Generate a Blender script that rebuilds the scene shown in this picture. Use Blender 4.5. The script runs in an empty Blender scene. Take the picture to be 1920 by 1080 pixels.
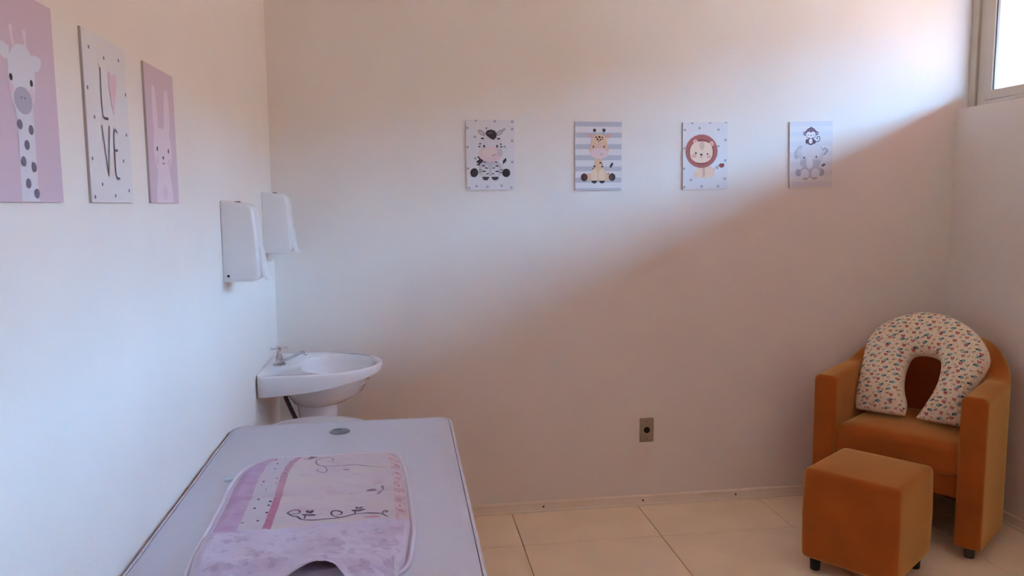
import bpy, bmesh, math, random
from mathutils import Vector, Matrix, noise
random.seed(7)
S = bpy.context.scene
COL = S.collection
PI = math.pi

# ------------------------------------------------------------------ camera
F_PX, YAW, PITCH, ROLL = 1451.7, 0.1401, 0.1082, -0.0083
CAM = Vector((0.5444, -3.4123, 1.4215))
fw = Vector((math.sin(YAW)*math.cos(PITCH), math.cos(YAW)*math.cos(PITCH), -math.sin(PITCH)))
rt = Vector((math.cos(YAW), -math.sin(YAW), 0))
up = rt.cross(fw)
r2 = math.cos(ROLL)*rt + math.sin(ROLL)*up
u2 = -math.sin(ROLL)*rt + math.cos(ROLL)*up
cd = bpy.data.cameras.new('camera'); cam = bpy.data.objects.new('camera', cd); COL.objects.link(cam)
cd.sensor_width = 36; cd.lens = F_PX/1920*36; cd.clip_start = 0.02
m = Matrix((r2, u2, -fw)).transposed().to_4x4(); m.translation = CAM
cam.matrix_world = m
S.camera = cam

# ------------------------------------------------------------------ light
SKY_COL, SKY_STR = (0.28, 0.55, 0.92), 54.0
SUN_STR = 40.0
EXPOSURE = 0.50
w = bpy.data.worlds.new('sky'); S.world = w; w.use_nodes = True
bg = w.node_tree.nodes['Background']
bg.inputs['Color'].default_value = (*SKY_COL, 1); bg.inputs['Strength'].default_value = SKY_STR
sd = bpy.data.lights.new('sun', 'SUN'); sd.energy = SUN_STR; sd.angle = 0.01; sd.color = (1, .88, .70)
sun = bpy.data.objects.new('sun', sd); COL.objects.link(sun)
sun.rotation_euler = Vector((0.55, 0.35, -1.0)).to_track_quat('-Z', 'Y').to_euler()
S.view_settings.view_transform = 'Standard'; S.view_settings.look = 'None'
S.view_settings.gamma = 1; S.view_settings.use_curve_mapping = False
S.view_settings.exposure = EXPOSURE
S.cycles.max_bounces = 14; S.cycles.diffuse_bounces = 8; S.cycles.transparent_max_bounces = 12
S.cycles.sample_clamp_indirect = 20

# ------------------------------------------------------------------ helpers
def lin(c):
    c = c/255.0
    return c/12.92 if c <= 0.04045 else ((c+0.055)/1.055)**2.4
def rgb(r, g, b): return (lin(r), lin(g), lin(b))

MATS = {}
def mat(name, col, rough=0.6, bump=0.0, bscale=200, var=0.0, vscale=6, metal=0.0, spec=0.5, sheen=0.0, coat=0.0):
    if name in MATS: return MATS[name]
    M = bpy.data.materials.new(name); M.use_nodes = True; nt = M.node_tree; N = nt.nodes; L = nt.links
    b = N['Principled BSDF']
    b.inputs['Roughness'].default_value = rough; b.inputs['Metallic'].default_value = metal
    b.inputs['Specular IOR Level'].default_value = spec
    b.inputs['Sheen Weight'].default_value = sheen; b.inputs['Coat Weight'].default_value = coat
    b.inputs['Base Color'].default_value = (*col, 1)
    tc = N.new('ShaderNodeTexCoord')
    if var > 0:
        n = N.new('ShaderNodeTexNoise'); n.inputs['Scale'].default_value = vscale; n.inputs['Detail'].default_value = 5
        L.new(tc.outputs['Object'], n.inputs['Vector'])
        r = N.new('ShaderNodeValToRGB'); r.color_ramp.elements[0].position = .3; r.color_ramp.elements[1].position = .7
        r.color_ramp.elements[0].color = (*[c*(1-var) for c in col], 1)
        r.color_ramp.elements[1].color = (*[min(1, c*(1+var)) for c in col], 1)
        L.new(n.outputs['Fac'], r.inputs['Fac']); L.new(r.outputs['Color'], b.inputs['Base Color'])
    if bump > 0:
        n2 = N.new('ShaderNodeTexNoise'); n2.inputs['Scale'].default_value = bscale; n2.inputs['Detail'].default_value = 3
        L.new(tc.outputs['Object'], n2.inputs['Vector'])
        bp = N.new('ShaderNodeBump'); bp.inputs['Strength'].default_value = bump; bp.inputs['Distance'].default_value = 0.002
        L.new(n2.outputs['Fac'], bp.inputs['Height']); L.new(bp.outputs['Normal'], b.inputs['Normal'])
    MATS[name] = M
    return M

def attr_mat(name, rough=0.6, bump=0.0, bscale=300, sheen=0.0):
    M = mat(name, (1, 1, 1), rough, bump, bscale, sheen=sheen)
    nt = M.node_tree
    if not any(n.type == 'ATTRIBUTE' for n in nt.nodes):
        a = nt.nodes.new('ShaderNodeAttribute'); a.attribute_name = 'Col'
        nt.links.new(a.outputs['Color'], nt.nodes['Principled BSDF'].inputs['Base Color'])
    return M

class MB:
    """collects polygons for one mesh"""
    def __init__(s): s.v = []; s.f = []; s.c = []
    def add(s, vs, fs, col=None):
        o = len(s.v); s.v += [tuple(p) for p in vs]
        for f in fs: s.f.append(tuple(i+o for i in f)); s.c.append(col)
        return s
    def box(s, x0, x1, y0, y1, z0, z1, bev=0.0, seg=2, col=None):
        bm = bmesh.new(); bmesh.ops.create_cube(bm, size=1)
        for v in bm.verts: v.co = Vector((x0+(v.co.x+.5)*(x1-x0), y0+(v.co.y+.5)*(y1-y0), z0+(v.co.z+.5)*(z1-z0)))
        if bev > 0: bmesh.ops.bevel(bm, geom=bm.edges[:], offset=bev, segments=seg, profile=.5, affect='EDGES')
        bm.verts.index_update()
        s.add([v.co[:] for v in bm.verts], [[v.index for v in f.verts] for f in bm.faces], col); bm.free(); return s
    def loft(s, rings, closed=True, cap0=True, cap1=True, col=None):
        n = len(rings[0]); vs = [p for r in rings for p in r]; fs = []
        for i in range(len(rings)-1):
            for j in range(n if closed else n-1):
                k = (j+1) % n
                fs.append((i*n+j, i*n+k, (i+1)*n+k, (i+1)*n+j))
        if cap0: fs.append(tuple(reversed(range(n))))
        if cap1: fs.append(tuple((len(rings)-1)*n+j for j in range(n)))
        return s.add(vs, fs, col)
    def lathe(s, prof, c=(0, 0, 0), n=24, sy=1.0, col=None):
        rings = [[(c[0]+r*math.cos(2*PI*k/n), c[1]+sy*r*math.sin(2*PI*k/n), c[2]+z) for k in range(n)] for r, z in prof]
        return s.loft(rings, col=col)
    def tube(s, pts, r, n=8, col=None):
        pts = [Vector(p) for p in pts]; rings = []
        a = None
        for i, p in enumerate(pts):
            t = (pts[min(i+1, len(pts)-1)]-pts[max(i-1, 0)]).normalized()
            if a is None: a = t.orthogonal().normalized()
            a = (a-t*a.dot(t)).normalized(); b = t.cross(a)
            rr = r[i] if isinstance(r, (list, tuple)) else r
            rings.append([tuple(p+rr*(math.cos(2*PI*k/n)*a+math.sin(2*PI*k/n)*b)) for k in range(n)])
        return s.loft(rings, col=col)
    def build(s, name, material, parent=None, smooth=None):
        me = bpy.data.meshes.new(name); me.from_pydata(s.v, [], s.f)
        bm = bmesh.new(); bm.from_mesh(me); bmesh.ops.recalc_face_normals(bm, faces=bm.faces); bm.to_mesh(me); bm.free()
        if any(c is not None for c in s.c):
            at = me.color_attributes.new('Col', 'FLOAT_COLOR', 'CORNER')
            li = 0
            for p, c in zip(me.polygons, s.c):
                for k in p.loop_indices: at.data[k].color = (*(c or (1, 1, 1)), 1)
        if smooth is not None:
            me.polygons.foreach_set('use_smooth', [True]*len(me.polygons))
            try: me.set_sharp_from_angle(angle=math.radians(smooth))
            except Exception: pass
        me.materials.append(material)
        o = bpy.data.objects.new(name, me); COL.objects.link(o)
        if parent: o.parent = parent
        return o

def tag(o, label=None, cat=None, group=None, kind=None):
    if label: o['label'] = label
    if cat: o['category'] = cat
    if group: o['group'] = group
    if kind: o['kind'] = kind
    return o
def thing(name, label, cat, loc=(0, 0, 0), rot=None, group=None):
    o = bpy.data.objects.new(name, None); COL.objects.link(o); o.empty_display_size = .05
    mm = rot.to_4x4() if rot is not None else Matrix.Identity(4)
    mm.translation = Vector(loc); o.matrix_world = mm
    return tag(o, label, cat, group)
def struct(o, label=None): return tag(o, label, kind='structure')
def sm(a, b, x):
    t = max(0, min(1, (x-a)/(b-a))); return t*t*(3-2*t)

# ------------------------------------------------------------------ room
W = 3.161; YB = -4.7; H = 2.78; T = .16
SILL = 1.85; HEAD = 2.58; WY = -4.25
FRX = W+.06                                       # inner face of the window frame
wall_m = mat('wall_paint', rgb(233, 225, 217), .75, .25, 90, .02, 3, spec=.25)
ceil_m = mat('ceiling_paint', rgb(228, 224, 216), .8, .15, 120)
tile_m = mat('glazed_tile', rgb(250, 230, 200), .28, .04, 30, .05, 5)
grout_m = mat('grout', rgb(120, 100, 78), .9, .3, 300)
base_m = mat('baseboard_paint', rgb(240, 228, 210), .5, .1, 60, .04, 8)
frame_m = mat('window_paint', rgb(205, 196, 182), .45, .08, 60, .03, 9)
dark_m = mat('dark_hole', rgb(25, 18, 14), .8)

struct(MB().box(-T, W+T+.2, 0, T, -.1, H+.1).build('wall_back', wall_m), 'plain beige painted back wall')
struct(MB().box(-T, 0, YB, 0, -.1, H+.1).build('wall_left', wall_m), 'pale painted left wall beside the grey table')
struct(MB().box(-T, W+T+.2, YB-T, YB, -.1, H+.1).build('wall_front', wall_m), 'painted wall behind the viewer')
mb = MB()
mb.box(W, W+T, YB, 0, -.1, SILL)
mb.box(W, W+T, YB, 0, HEAD, H+.1)
mb.box(W, W+T, YB, WY, SILL, HEAD)
struct(mb.build('wall_right', wall_m), 'beige painted right wall below the high window')
struct(MB().box(-T, W+T+.2, YB-T, T, H, H+.12).build('ceiling', ceil_m), 'flat white ceiling')

# floor: slab + single tiles
fl = struct(MB().box(0, W, YB, 0, -.1, -.004).build('floor', grout_m), 'floor of large glossy beige tiles')
xs = [0]+[1.0164-.6+.6*k for k in range(5)]+[W]
ys = [0, -.3435]+[-.3435-.6*k for k in range(1, 8) if -.3435-.6*k > YB]+[YB]
g = .0016; cache = {}
for i in range(len(xs)-1):
    for j in range(len(ys)-1):
        x0, x1, y1, y0 = xs[i]+g, xs[i+1]-g, ys[j]-g, ys[j+1]+g
        key = (round(x1-x0, 4), round(y1-y0, 4))
        if key not in cache:
            cache[key] = MB().box(-key[0]/2, key[0]/2, -key[1]/2, key[1]/2, -.010, 0, .0012, 1).build('tile', tile_m, fl)
            o = cache[key]
        else:
            o = cache[key].copy(); COL.objects.link(o)
        o.location = ((x0+x1)/2, (y0+y1)/2, 0)

# baseboards with a moulded profile
prof = [(0, 0), (.014, 0), (.014, .009), (.010, .013), (.010, .040), (.012, .043), (.011, .048), (.006, .052), (0, .052)]
def baseboard(name, p0, p1, nrm, label, nails=()):
    p0, p1, nrm = Vector(p0), Vector(p1), Vector(nrm)
    rings = [[tuple(p+nrm*a+Vector((0, 0, z))) for a, z in prof] for p in (p0, p1)]
    o = struct(MB().loft(rings).build(name, base_m), label)
    for x, z in nails:
        MB().lathe([(.0001, -.0012), (.004, -.0010), (.0045, .0006), (.0001, .0008)], n=10).build('nail_head', dark_m, o)
        k = o.children[-1]; k.rotation_euler = (PI/2, 0, 0); k.location = (x, -.0105, z)
    return o
baseboard('baseboard_back', (0, 0, 0), (W, 0, 0), (0, -1, 0), 'low cream baseboard along the back wall', [(1.163, .027), (1.64, .027), (2.10, .027)])
baseboard('baseboard_left', (0, YB, 0), (0, -.014, 0), (1, 0, 0), 'low cream baseboard along the left wall')
baseboard('baseboard_right', (W, YB, 0), (W, -.014, 0), (-1, 0, 0), 'low cream baseboard along the right wall')

# ------------------------------------------------------------------ window and outside
glass = bpy.data.materials.new('window_glass'); glass.use_nodes = True
nt = glass.node_tree; nt.nodes.remove(nt.nodes['Principled BSDF'])
tr = nt.nodes.new('ShaderNodeBsdfTransparent'); gl = nt.nodes.new('ShaderNodeBsdfGlossy'); mx = nt.nodes.new('ShaderNodeMixShader')
gl.inputs['Roughness'].default_value = .02; tr.inputs['Color'].default_value = (.95, .97, .97, 1)
mx.inputs[0].default_value = .06
nt.links.new(tr.outputs[0], mx.inputs[1]); nt.links.new(gl.outputs[0], mx.inputs[2])
nt.links.new(mx.outputs[0], nt.nodes['Material Output'].inputs['Surface'])

win = struct(thing('window_1', None, None, (FRX, 0, SILL)), 'high window with a beige frame at the top of the right wall')
def wbox(name, x0, x1, y0, y1, z0, z1, par, m_=frame_m, bev=.003):
    o = MB().box(x0-FRX, x1-FRX, y0, y1, z0-SILL, z1-SILL, bev, 2).build(name, m_, par); return o
# outer frame: jamb at the corner in two steps, head, sill, far jamb
wbox('frame_jamb', FRX, FRX+.08, -.040, 0, SILL, HEAD, win)
wbox('frame_jamb', FRX+.014, FRX+.075, -.092, -.040, SILL, HEAD, win)
wbox('frame_jamb', FRX, FRX+.08, WY, WY+.05, SILL, HEAD, win)
wbox('frame_sill', FRX, FRX+.08, WY+.05, -.092, SILL, SILL+.026, win)
wbox('frame_head', FRX, FRX+.08, WY+.05, -.092, HEAD-.04, HEAD, win)
span = (-.092, WY+.05); ns = 5; sw = (span[0]-span[1])/ns
for k in range(ns):
    a1 = span[0]-k*sw-.002; a0 = a1-sw+.004
    s_ = wbox('sash', FRX+.006, FRX+.045, a1-.045, a1, SILL+.030, HEAD-.044, win)
    wbox('sash_stile', FRX+.006, FRX+.045, a0, a0+.045, SILL+.030, HEAD-.044, s_)
    wbox('sash_rail', FRX+.006, FRX+.045, a0+.045, a1-.045, SILL+.030, SILL+.072, s_)
    wbox('sash_rail', FRX+.006, FRX+.045, a0+.045, a1-.045, HEAD-.084, HEAD-.044, s_)
    wbox('pane', FRX+.024, FRX+.028, a0+.040, a1-.040, SILL+.067, HEAD-.08, s_, glass, 0)
    wbox('glazing_bead', FRX+.012, FRX+.024, a1-.053, a1-.045, SILL+.072, HEAD-.084, s_, mat('grey_bead', rgb(120, 125, 128), .4), .001)

eave_m = mat('terracotta_soffit', rgb(146, 66, 58), .8, .2, 40, .05, 2)
yard_m = mat('ochre_render', rgb(148, 109, 83), .9, .3, 30, .05, 1)
ground_m = mat('paving_outside', rgb(146, 104, 80), .9, .3, 20, .08, .6)
struct(MB().box(W+T, 4.60, YB-2, 2.5, 2.60, H+.12, .01).build('trim_1', eave_m), 'reddish roof overhang outside the high window')
struct(MB().box(9.0, 9.4, -16, 14, -.1, 3.42, .02).build('wall_outside', yard_m), 'ochre wall across the yard outside the window')
struct(MB().box(W+T, 40, -40, 40, -.3, -.1).build('ground', ground_m), 'warm paving outside the window')

# ------------------------------------------------------------------ prints
class Print:
    """flat printed artwork on a board: coloured shapes in thin layers; coordinates go through map()"""
    def __init__(s, fn, z0): s.fn = fn; s.mb = MB(); s.z = z0; s.clip = None
    def poly(s, pts, col):
        s.z += 0.00004
        q = [s.fn(*p) for p in pts]
        if s.clip:
            a, b, c, d = s.clip; q = [(min(max(x, a), b), min(max(y, c), d)) for x, y in q]
        cx = sum(x for x, y in q)/len(q); cy = sum(y for x, y in q)/len(q); n = len(q)
        bm = bmesh.new(); vs = [bm.verts.new((x, y, s.z)) for x, y in q]
        try:
            fa = bm.faces.new(vs); r = bmesh.ops.triangulate(bm, faces=[fa]); bm.verts.index_update()
            s.mb.add([v.co[:] for v in bm.verts], [[v.index for v in f.verts] for f in bm.faces], col)
        finally: bm.free()
    def ell(s, cx, cy, rx, ry=None, col=(0, 0, 0), rot=0, n=22, a0=0, a1=360):
        ry = rx if ry is None else ry; c, d = math.cos(math.radians(rot)), math.sin(math.radians(rot)); pts = []
        full = a1-a0 >= 360; k_ = n if full else n+1
        for k in range(k_):
            t = math.radians(a0+(a1-a0)*k/n); x, y = rx*math.cos(t), ry*math.sin(t)
            pts.append((cx+x*c-y*d, cy+x*d+y*c))
        s.poly(pts, col)
    def rect(s, x0, x1, y0, y1, col): s.poly([(x0, y0), (x1, y0), (x1, y1), (x0, y1)], col)
    def stroke(s, pts, wd, col, sub=4):
        p = smooth_line(pts, sub); L_, R_ = [], []
        for i in range(len(p)):
            ax, ay = p[max(i-1, 0)]; bx, by = p[min(i+1, len(p)-1)]
            dx, dy = bx-ax, by-ay; l = math.hypot(dx, dy) or 1
            nx, ny = -dy/l*wd/2, dx/l*wd/2
            L_.append((p[i][0]+nx, p[i][1]+ny)); R_.append((p[i][0]-nx, p[i][1]-ny))
        s.z += 0.00004
        q = [s.fn(*a) for a in L_]+[s.fn(*a) for a in R_]; n = len(p)
        s.mb.add([(x, y, s.z) for x, y in q], [(i, i+1, n+i+1, n+i) for i in range(n-1)], col)
        for e in (p[0], p[-1]): s.ell(e[0], e[1], wd/2, wd/2, col, n=8)
    def build(s, name, par, kind=None):
        o = s.mb.build(name, attr_mat('printed_ink', .6), par); s.mb = MB()
        return tag(o, kind=kind)
def smooth_line(p, sub):
    if len(p) < 3 or sub <= 1: return p
    out = []
    for i in range(len(p)-1):
        p0, p1, p2, p3 = p[max(i-1, 0)], p[i], p[i+1], p[min(i+2, len(p)-1)]
        for k in range(sub):
            t = k/sub
            out.append(tuple(.5*((2*b)+(-a+c)*t+(2*a-5*b+4*c-d)*t*t+(-a+3*b-3*c+d)*t**3) for a, b, c, d in zip(p0, p1, p2, p3)))
    out.append(p[-1]); return out

ROT_BACK = Matrix(((1, 0, 0), (0, 0, -1), (0, 1, 0)))
ROT_LEFT = Matrix(((0, 0, 1), (1, 0, 0), (0, 1, 0)))
white_board = mat('white_board', rgb(222, 218, 218), .5)
pink_board = mat('pink_board', rgb(208, 184, 196), .5)
edge_board = mat('board_edge', rgb(176, 166, 162), .7)
BW, BH = .213, .302
def plaque(label, loc, rot, board, th=.007, tilt=0):
    R_ = rot @ Matrix.Rotation(math.radians(tilt), 3, 'Z')
    t = thing('wall_plaque', label, 'wall art', loc, R_)
    MB().box(-BW/2, BW/2, 0, BH, 0, th-.0012).build('backing_board', edge_board, t)
    MB().box(-BW/2, BW/2, 0, BH, th-.0012, th).build('printed_face', board, t)
    return t
def crop_map(x0, x1, y0, y1):
    return lambda x, y: (-BW/2+(x-x0)/(x1-x0)*BW, BH-(y-y0)/(y1-y0)*BH)
CLIP = (-BW/2+.0006, BW/2-.0006, .0006, BH-.0006)
dotc = rgb(168, 165, 168); ink = rgb(46, 38, 46); lg = rgb(205, 202, 204); paper = rgb(222, 218, 218)

# zebra
t = plaque('white dotted nursery plaque of a sitting zebra with black hooves', (.935, 0, 1.484), ROT_BACK, white_board)
P = Print(crop_map(88, 715, 100, 992), .007); P.clip = CLIP
for x, y in [(215, 108), (460, 118), (685, 122), (107, 205), (350, 207), (580, 220), (684, 217), (203, 318), (682, 366), (107, 447), (584, 442), (205, 590), (682, 637), (107, 720), (215, 945), (357, 953), (540, 940), (120, 968), (667, 967)]:
    P.ell(x, y, 18, 17, dotc, n=12)
P.build('printed_dots', t, 'stuff')
P.poly([(225, 570), (262, 558), (285, 588), (312, 600), (300, 645), (265, 692), (208, 668), (250, 658), (210, 636), (255, 600)], ink)
P.ell(395, 715, 150, 105, rgb(196, 190, 194)); P.ell(290, 765, 60, 50, rgb(204, 199, 202)); P.ell(510, 765, 60, 50, rgb(204, 199, 202))
P.ell(338, 760, 44, 88, rgb(218, 214, 216)); P.ell(456, 760, 44, 88, rgb(218, 214, 216))
for x, y, a, b, r in [(310, 685, 25, 8, 0), (345, 713, 25, 8, 5), (312, 755, 28, 9, 0), (360, 787, 20, 7, -25), (480, 688, 25, 8, 0), (440, 713, 20, 7, -5), (485, 757, 28, 9, 0), (430, 787, 18, 6, 25), (325, 637, 22, 7, 0), (473, 637, 16, 7, 0), (540, 735, 22, 6, -15), (265, 735, 18, 6, 10), (530, 770, 18, 6, -5), (262, 765, 16, 5, 0)]:
    P.ell(x, y, a, b, ink, r, 10)
P.ell(188, 772, 50, 57, ink, 10); P.ell(602, 776, 52, 54, ink, -10)
P.ell(336, 826, 44, 44, ink, 0, 14, 0, 180); P.ell(456, 826, 46, 44, ink, 0, 14, 0, 180)
P.stroke([(530, 730), (555, 690), (565, 655)], 8, lg); P.poly([(558, 664), (562, 618), (598, 582), (608, 612), (586, 645)], ink)
for s_, x in ((1, 287), (-1, 522)):
    P.ell(x, 265, 54, 27, rgb(150, 142, 150), 38*s_); P.ell(x, 267, 40, 16, rgb(196, 186, 192), 38*s_)
P.ell(400, 425, 148, 145, rgb(214, 210, 212)); P.ell(400, 535, 160, 98, rgb(225, 196, 196)); P.ell(522, 510, 36, 52, rgb(200, 194, 196)); P.ell(385, 520, 95, 60, rgb(228, 205, 198))
P.poly([(338, 268), (362, 234), (410, 224), (458, 240), (482, 280), (475, 328), (440, 355), (400, 338), (350, 298)], ink); P.ell(400, 268, 34, 14, rgb(92, 82, 90), -15)
for x in (318, 486): P.ell(x, 436, 12, 19, ink, n=12)
for x, y, a, b in [(298, 338, 24, 10), (508, 340, 24, 10), (268, 405, 15, 8), (258, 440, 17, 8), (535, 410, 15, 8), (540, 442, 19, 8)]: P.ell(x, y, a, b, ink, 0, 10)
P.stroke([(418, 550), (440, 553), (462, 535)], 7, rgb(110, 90, 90)); P.build('zebra_print', t)

# giraffe on stripes
t = plaque('grey striped nursery plaque of a sitting yellow giraffe', (1.419, 0, 1.479), ROT_BACK, white_board)
P = Print(crop_map(118, 718, 125, 990), .007); P.clip = CLIP
for a, b in [(125, 186), (262, 326), (408, 470), (546, 610), (688, 748), (830, 892), (962, 990)]: P.rect(118, 718, a, b, rgb(188, 187, 194))
tan = rgb(226, 188, 150); tan2 = rgb(234, 205, 175); brown = rgb(62, 38, 34)
P.ell(300, 822, 48, 48, tan); P.ell(525, 822, 48, 48, tan)
P.poly([(370, 585), (462, 585), (478, 690), (535, 800), (520, 868), (325, 868), (312, 800), (358, 690)], tan)
P.ell(365, 805, 42, 85, tan2); P.ell(462, 805, 42, 85, tan2)
for x, y, r_ in [(442, 643, 13), (466, 690, 13), (365, 688, 14), (348, 716, 9), (465, 663, 8), (545, 780, 9)]: P.ell(x, y, r_, r_*.9, brown, n=10)
P.ell(235, 826, 43, 49, brown); P.ell(594, 824, 43, 49, brown); P.ell(250, 826, 22, 40, rgb(96, 52, 50)); P.ell(585, 830, 22, 36, rgb(92, 58, 48))
P.ell(364, 868, 37, 36, ink, 0, 12, 0, 180); P.ell(464, 868, 37, 36, ink, 0, 12, 0, 180)
P.stroke([(540, 770), (562, 735), (572, 700)], 5, tan); P.ell(585, 672, 15, 36, ink, 28)
for s_, x in ((1, 325), (-1, 538)): P.ell(x, 305, 46, 26, rgb(214, 168, 160), 14*s_)
for x, x2 in ((375, 365), (478, 487)): P.stroke([(x, 300), (x2, 240)], 10, rgb(190, 170, 165)); P.ell(x2, 234, 21, 21, rgb(70, 62, 70))
P.ell(425, 415, 108, 135, tan); P.ell(425, 480, 124, 100, rgb(224, 184, 160)); P.ell(425, 525, 118, 66, rgb(228, 198, 196))
for x in (350, 489): P.ell(x, 440, 10, 13, ink, n=10)
for x, y, r_ in [(386, 320, 12), (427, 317, 15), (463, 322, 11), (404, 347, 13), (442, 350, 11), (468, 345, 7), (421, 369, 9)]: P.ell(x, y, r_, r_*.95, brown, n=10)
P.stroke([(440, 540), (455, 535), (468, 520)], 5, rgb(120, 90, 85)); P.build('giraffe_print', t)

# lion
t = plaque('white dotted nursery plaque of a lion with round brown mane', (1.920, 0, 1.480), ROT_BACK, white_board, tilt=1.0)
P = Print(crop_map(132, 720, 130, 985), .007); P.clip = CLIP
for x, y in [(255, 138), (487, 135), (697, 130), (157, 226), (349, 205), (598, 228), (691, 360), (150, 458), (597, 437), (687, 620), (148, 715), (584, 713), (238, 860), (682, 853), (152, 948), (377, 946), (594, 948)]: P.ell(x, y, 17, 17, dotc, n=12)
P.build('printed_dots', t, 'stuff')
P.stroke([(520, 770), (550, 720), (575, 690), (608, 683)], 6, rgb(170, 110, 80)); P.ell(640, 683, 34, 27, rgb(140, 62, 62)); P.ell(660, 668, 14, 12, rgb(140, 62, 62))
P.ell(420, 755, 120, 80, rgb(232, 194, 168)); P.ell(470, 775, 78, 60, rgb(236, 202, 174)); P.ell(340, 775, 52, 62, rgb(236, 202, 174)); P.ell(295, 795, 32, 28, rgb(232, 196, 170)); P.ell(405, 755, 16, 70, rgb(214, 170, 148))
P.ell(375, 497, 212, 213, rgb(176, 96, 86)); P.ell(375, 505, 165, 160, rgb(140, 62, 56))
for x, y in ((295, 378), (505, 405)): P.ell(x, y, 31, 31, rgb(232, 186, 166)); P.ell(x, y+4, 16, 16, rgb(214, 150, 138))
P.poly([(372+150*math.copysign(abs(math.cos(a))**.85, math.cos(a)), 508+138*math.copysign(abs(math.sin(a))**.85, math.sin(a))) for a in [2*PI*k/28 for k in range(28)]], rgb(238, 206, 180))
P.ell(380, 425, 34, 58, rgb(222, 178, 160)); P.ell(275, 555, 34, 22, rgb(228, 168, 152)); P.ell(470, 570, 30, 20, rgb(228, 172, 156))
P.ell(300, 520, 11, 14, ink, n=12); P.ell(453, 535, 9, 13, ink, n=12); P.poly([(350, 530), (392, 530), (378, 556), (366, 556)], rgb(58, 34, 30))
P.stroke([(350, 572), (368, 575), (385, 570)], 5, rgb(120, 80, 70)); P.build('lion_print', t)

# elephant and monkey
t = plaque('pale striped nursery plaque of an elephant carrying a monkey on its head', (2.435, 0, 1.487), ROT_BACK, white_board, tilt=1.5)
P = Print(crop_map(130, 715, 118, 958), .007); P.clip = CLIP
for a in range(7): P.rect(130, 715, 118+a*127, min(118+a*127+62, 958), rgb(214, 212, 217))
e1, e2, e3, e4 = rgb(186, 184, 192), rgb(204, 202, 208), rgb(164, 162, 172), rgb(216, 213, 218)
P.ell(252, 768, 40, 46, e3); P.ell(562, 770, 42, 50, e3); P.stroke([(545, 710), (570, 690)], 7, e3); P.ell(590, 677, 30, 17, rgb(108, 104, 114), -22)
P.poly([(300, 415), (240, 440), (200, 490), (188, 560), (210, 592), (245, 585), (275, 540)], e1); P.poly([(300, 440), (250, 460), (225, 510), (232, 560), (262, 540)], e2)
P.poly([(550, 440), (590, 470), (606, 445), (632, 470), (662, 492), (620, 540), (580, 565)], e3); P.poly([(560, 480), (592, 490), (604, 470), (628, 492), (596, 532)], e2)
P.ell(415, 750, 140, 90, e1); P.ell(338, 790, 56, 66, e4); P.ell(482, 785, 56, 70, e4)
P.ell(345, 846, 36, 12, e3); P.ell(470, 844, 36, 12, e3)
P.ell(425, 545, 168, 152, e2); P.ell(425, 500, 140, 95, e4)
P.ell(330, 645, 62, 48, e1); P.ell(490, 650, 62, 48, e1); P.ell(400, 650, 46, 74, rgb(222, 219, 222))
for x, y in ((325, 577), (490, 570)): P.ell(x, y, 11, 14, rgb(74, 72, 84), n=12)
mk = rgb(122, 82, 98); mk2 = rgb(84, 58, 72); fl_ = rgb(232, 222, 226)
P.stroke([(455, 365), (485, 378), (520, 372), (538, 345), (530, 318), (508, 314), (495, 330), (503, 345)], 11, rgb(92, 82, 96))
for x in (335, 494): P.ell(x, 270, 23, 25, mk2); P.ell(x, 270, 12, 14, rgb(200, 176, 186))
P.ell(418, 200, 14, 12, mk2); P.ell(414, 372, 54, 46, mk); P.ell(360, 372, 18, 30, mk2); P.ell(462, 378, 18, 26, mk2); P.ell(412, 405, 20, 14, mk2)
P.ell(415, 270, 76, 72, mk2); P.ell(415, 268, 66, 62, mk)
P.ell(385, 285, 36, 36, fl_); P.ell(443, 285, 36, 36, fl_); P.ell(414, 300, 58, 30, fl_); P.ell(412, 368, 24, 34, fl_)
for x in (380, 452): P.ell(x, 290, 6, 8, mk2, n=8)
P.ell(416, 297, 10, 8, mk2, n=8); P.build('elephant_print', t)

# left wall: three plaques, shapes in centimetres from the lower left corner
def cm_map(x, y): return (-BW/2+x*.01*BW/.213, y*.01*BH/.30)
def lplaque(label, y, z, board):
    return plaque(label, (0, y, z), ROT_LEFT, board, .0055)
pw = rgb(216, 214, 222); pg = rgb(112, 106, 122); pm = rgb(176, 168, 182)
t = lplaque('pink plaque of a white giraffe with long spotted neck', -2.1735, 1.430, pink_board)
P = Print(cm_map, .0055); P.clip = CLIP
P.stroke([(7.7, 24.2), (8.1, 22.2)], .75, rgb(226, 206, 214)); P.stroke([(11.7, 24.3), (11.9, 22.4)], .75, rgb(226, 206, 214)); P.ell(7.7, 24.2, .55, .6, rgb(226, 206, 214)); P.ell(11.7, 24.2, .55, .6, rgb(226, 206, 214))
P.poly([(7.2, 15), (12.9, 15), (12.75, 8), (12.7, .06), (7.3, .06), (7.7, 9)], pw)
P.poly([(3.0, 21.0), (3.5, 21.5), (4.8, 21.9), (6.8, 21.6), (6.6, 20), (5.6, 19.6), (4.5, 19.8), (3.4, 20.5)], pw)
P.poly([(12.5, 20.9), (14.5, 21.7), (16.2, 21.5), (16.6, 20.9), (16, 19.9), (15, 19.3), (13.6, 19.2)], pw)
P.poly(smooth_line([(6.1, 19.8), (8.2, 21.9), (10.3, 22.5), (12.4, 22.2), (14.0, 20.2), (13.9, 16.8), (13.0, 14.1), (10, 12.3), (7.6, 13.0), (6.3, 14.6), (6.0, 17.1), (6.1, 19.8)], 4)[:-1], pw)
P.ell(6.8, 15.8, .7, .8, rgb(222, 196, 206)); P.ell(12.7, 15.8, .7, .8, rgb(222, 196, 206))
P.ell(9.9, 14.5, 2.8, 1.95, pm)
for x in (6.7, 12.8): P.ell(x, 17.35, .48, .5, ink)
for x in (9.3, 10.4): P.ell(x, 14.85, .2, .18, pg, n=10)
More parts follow.
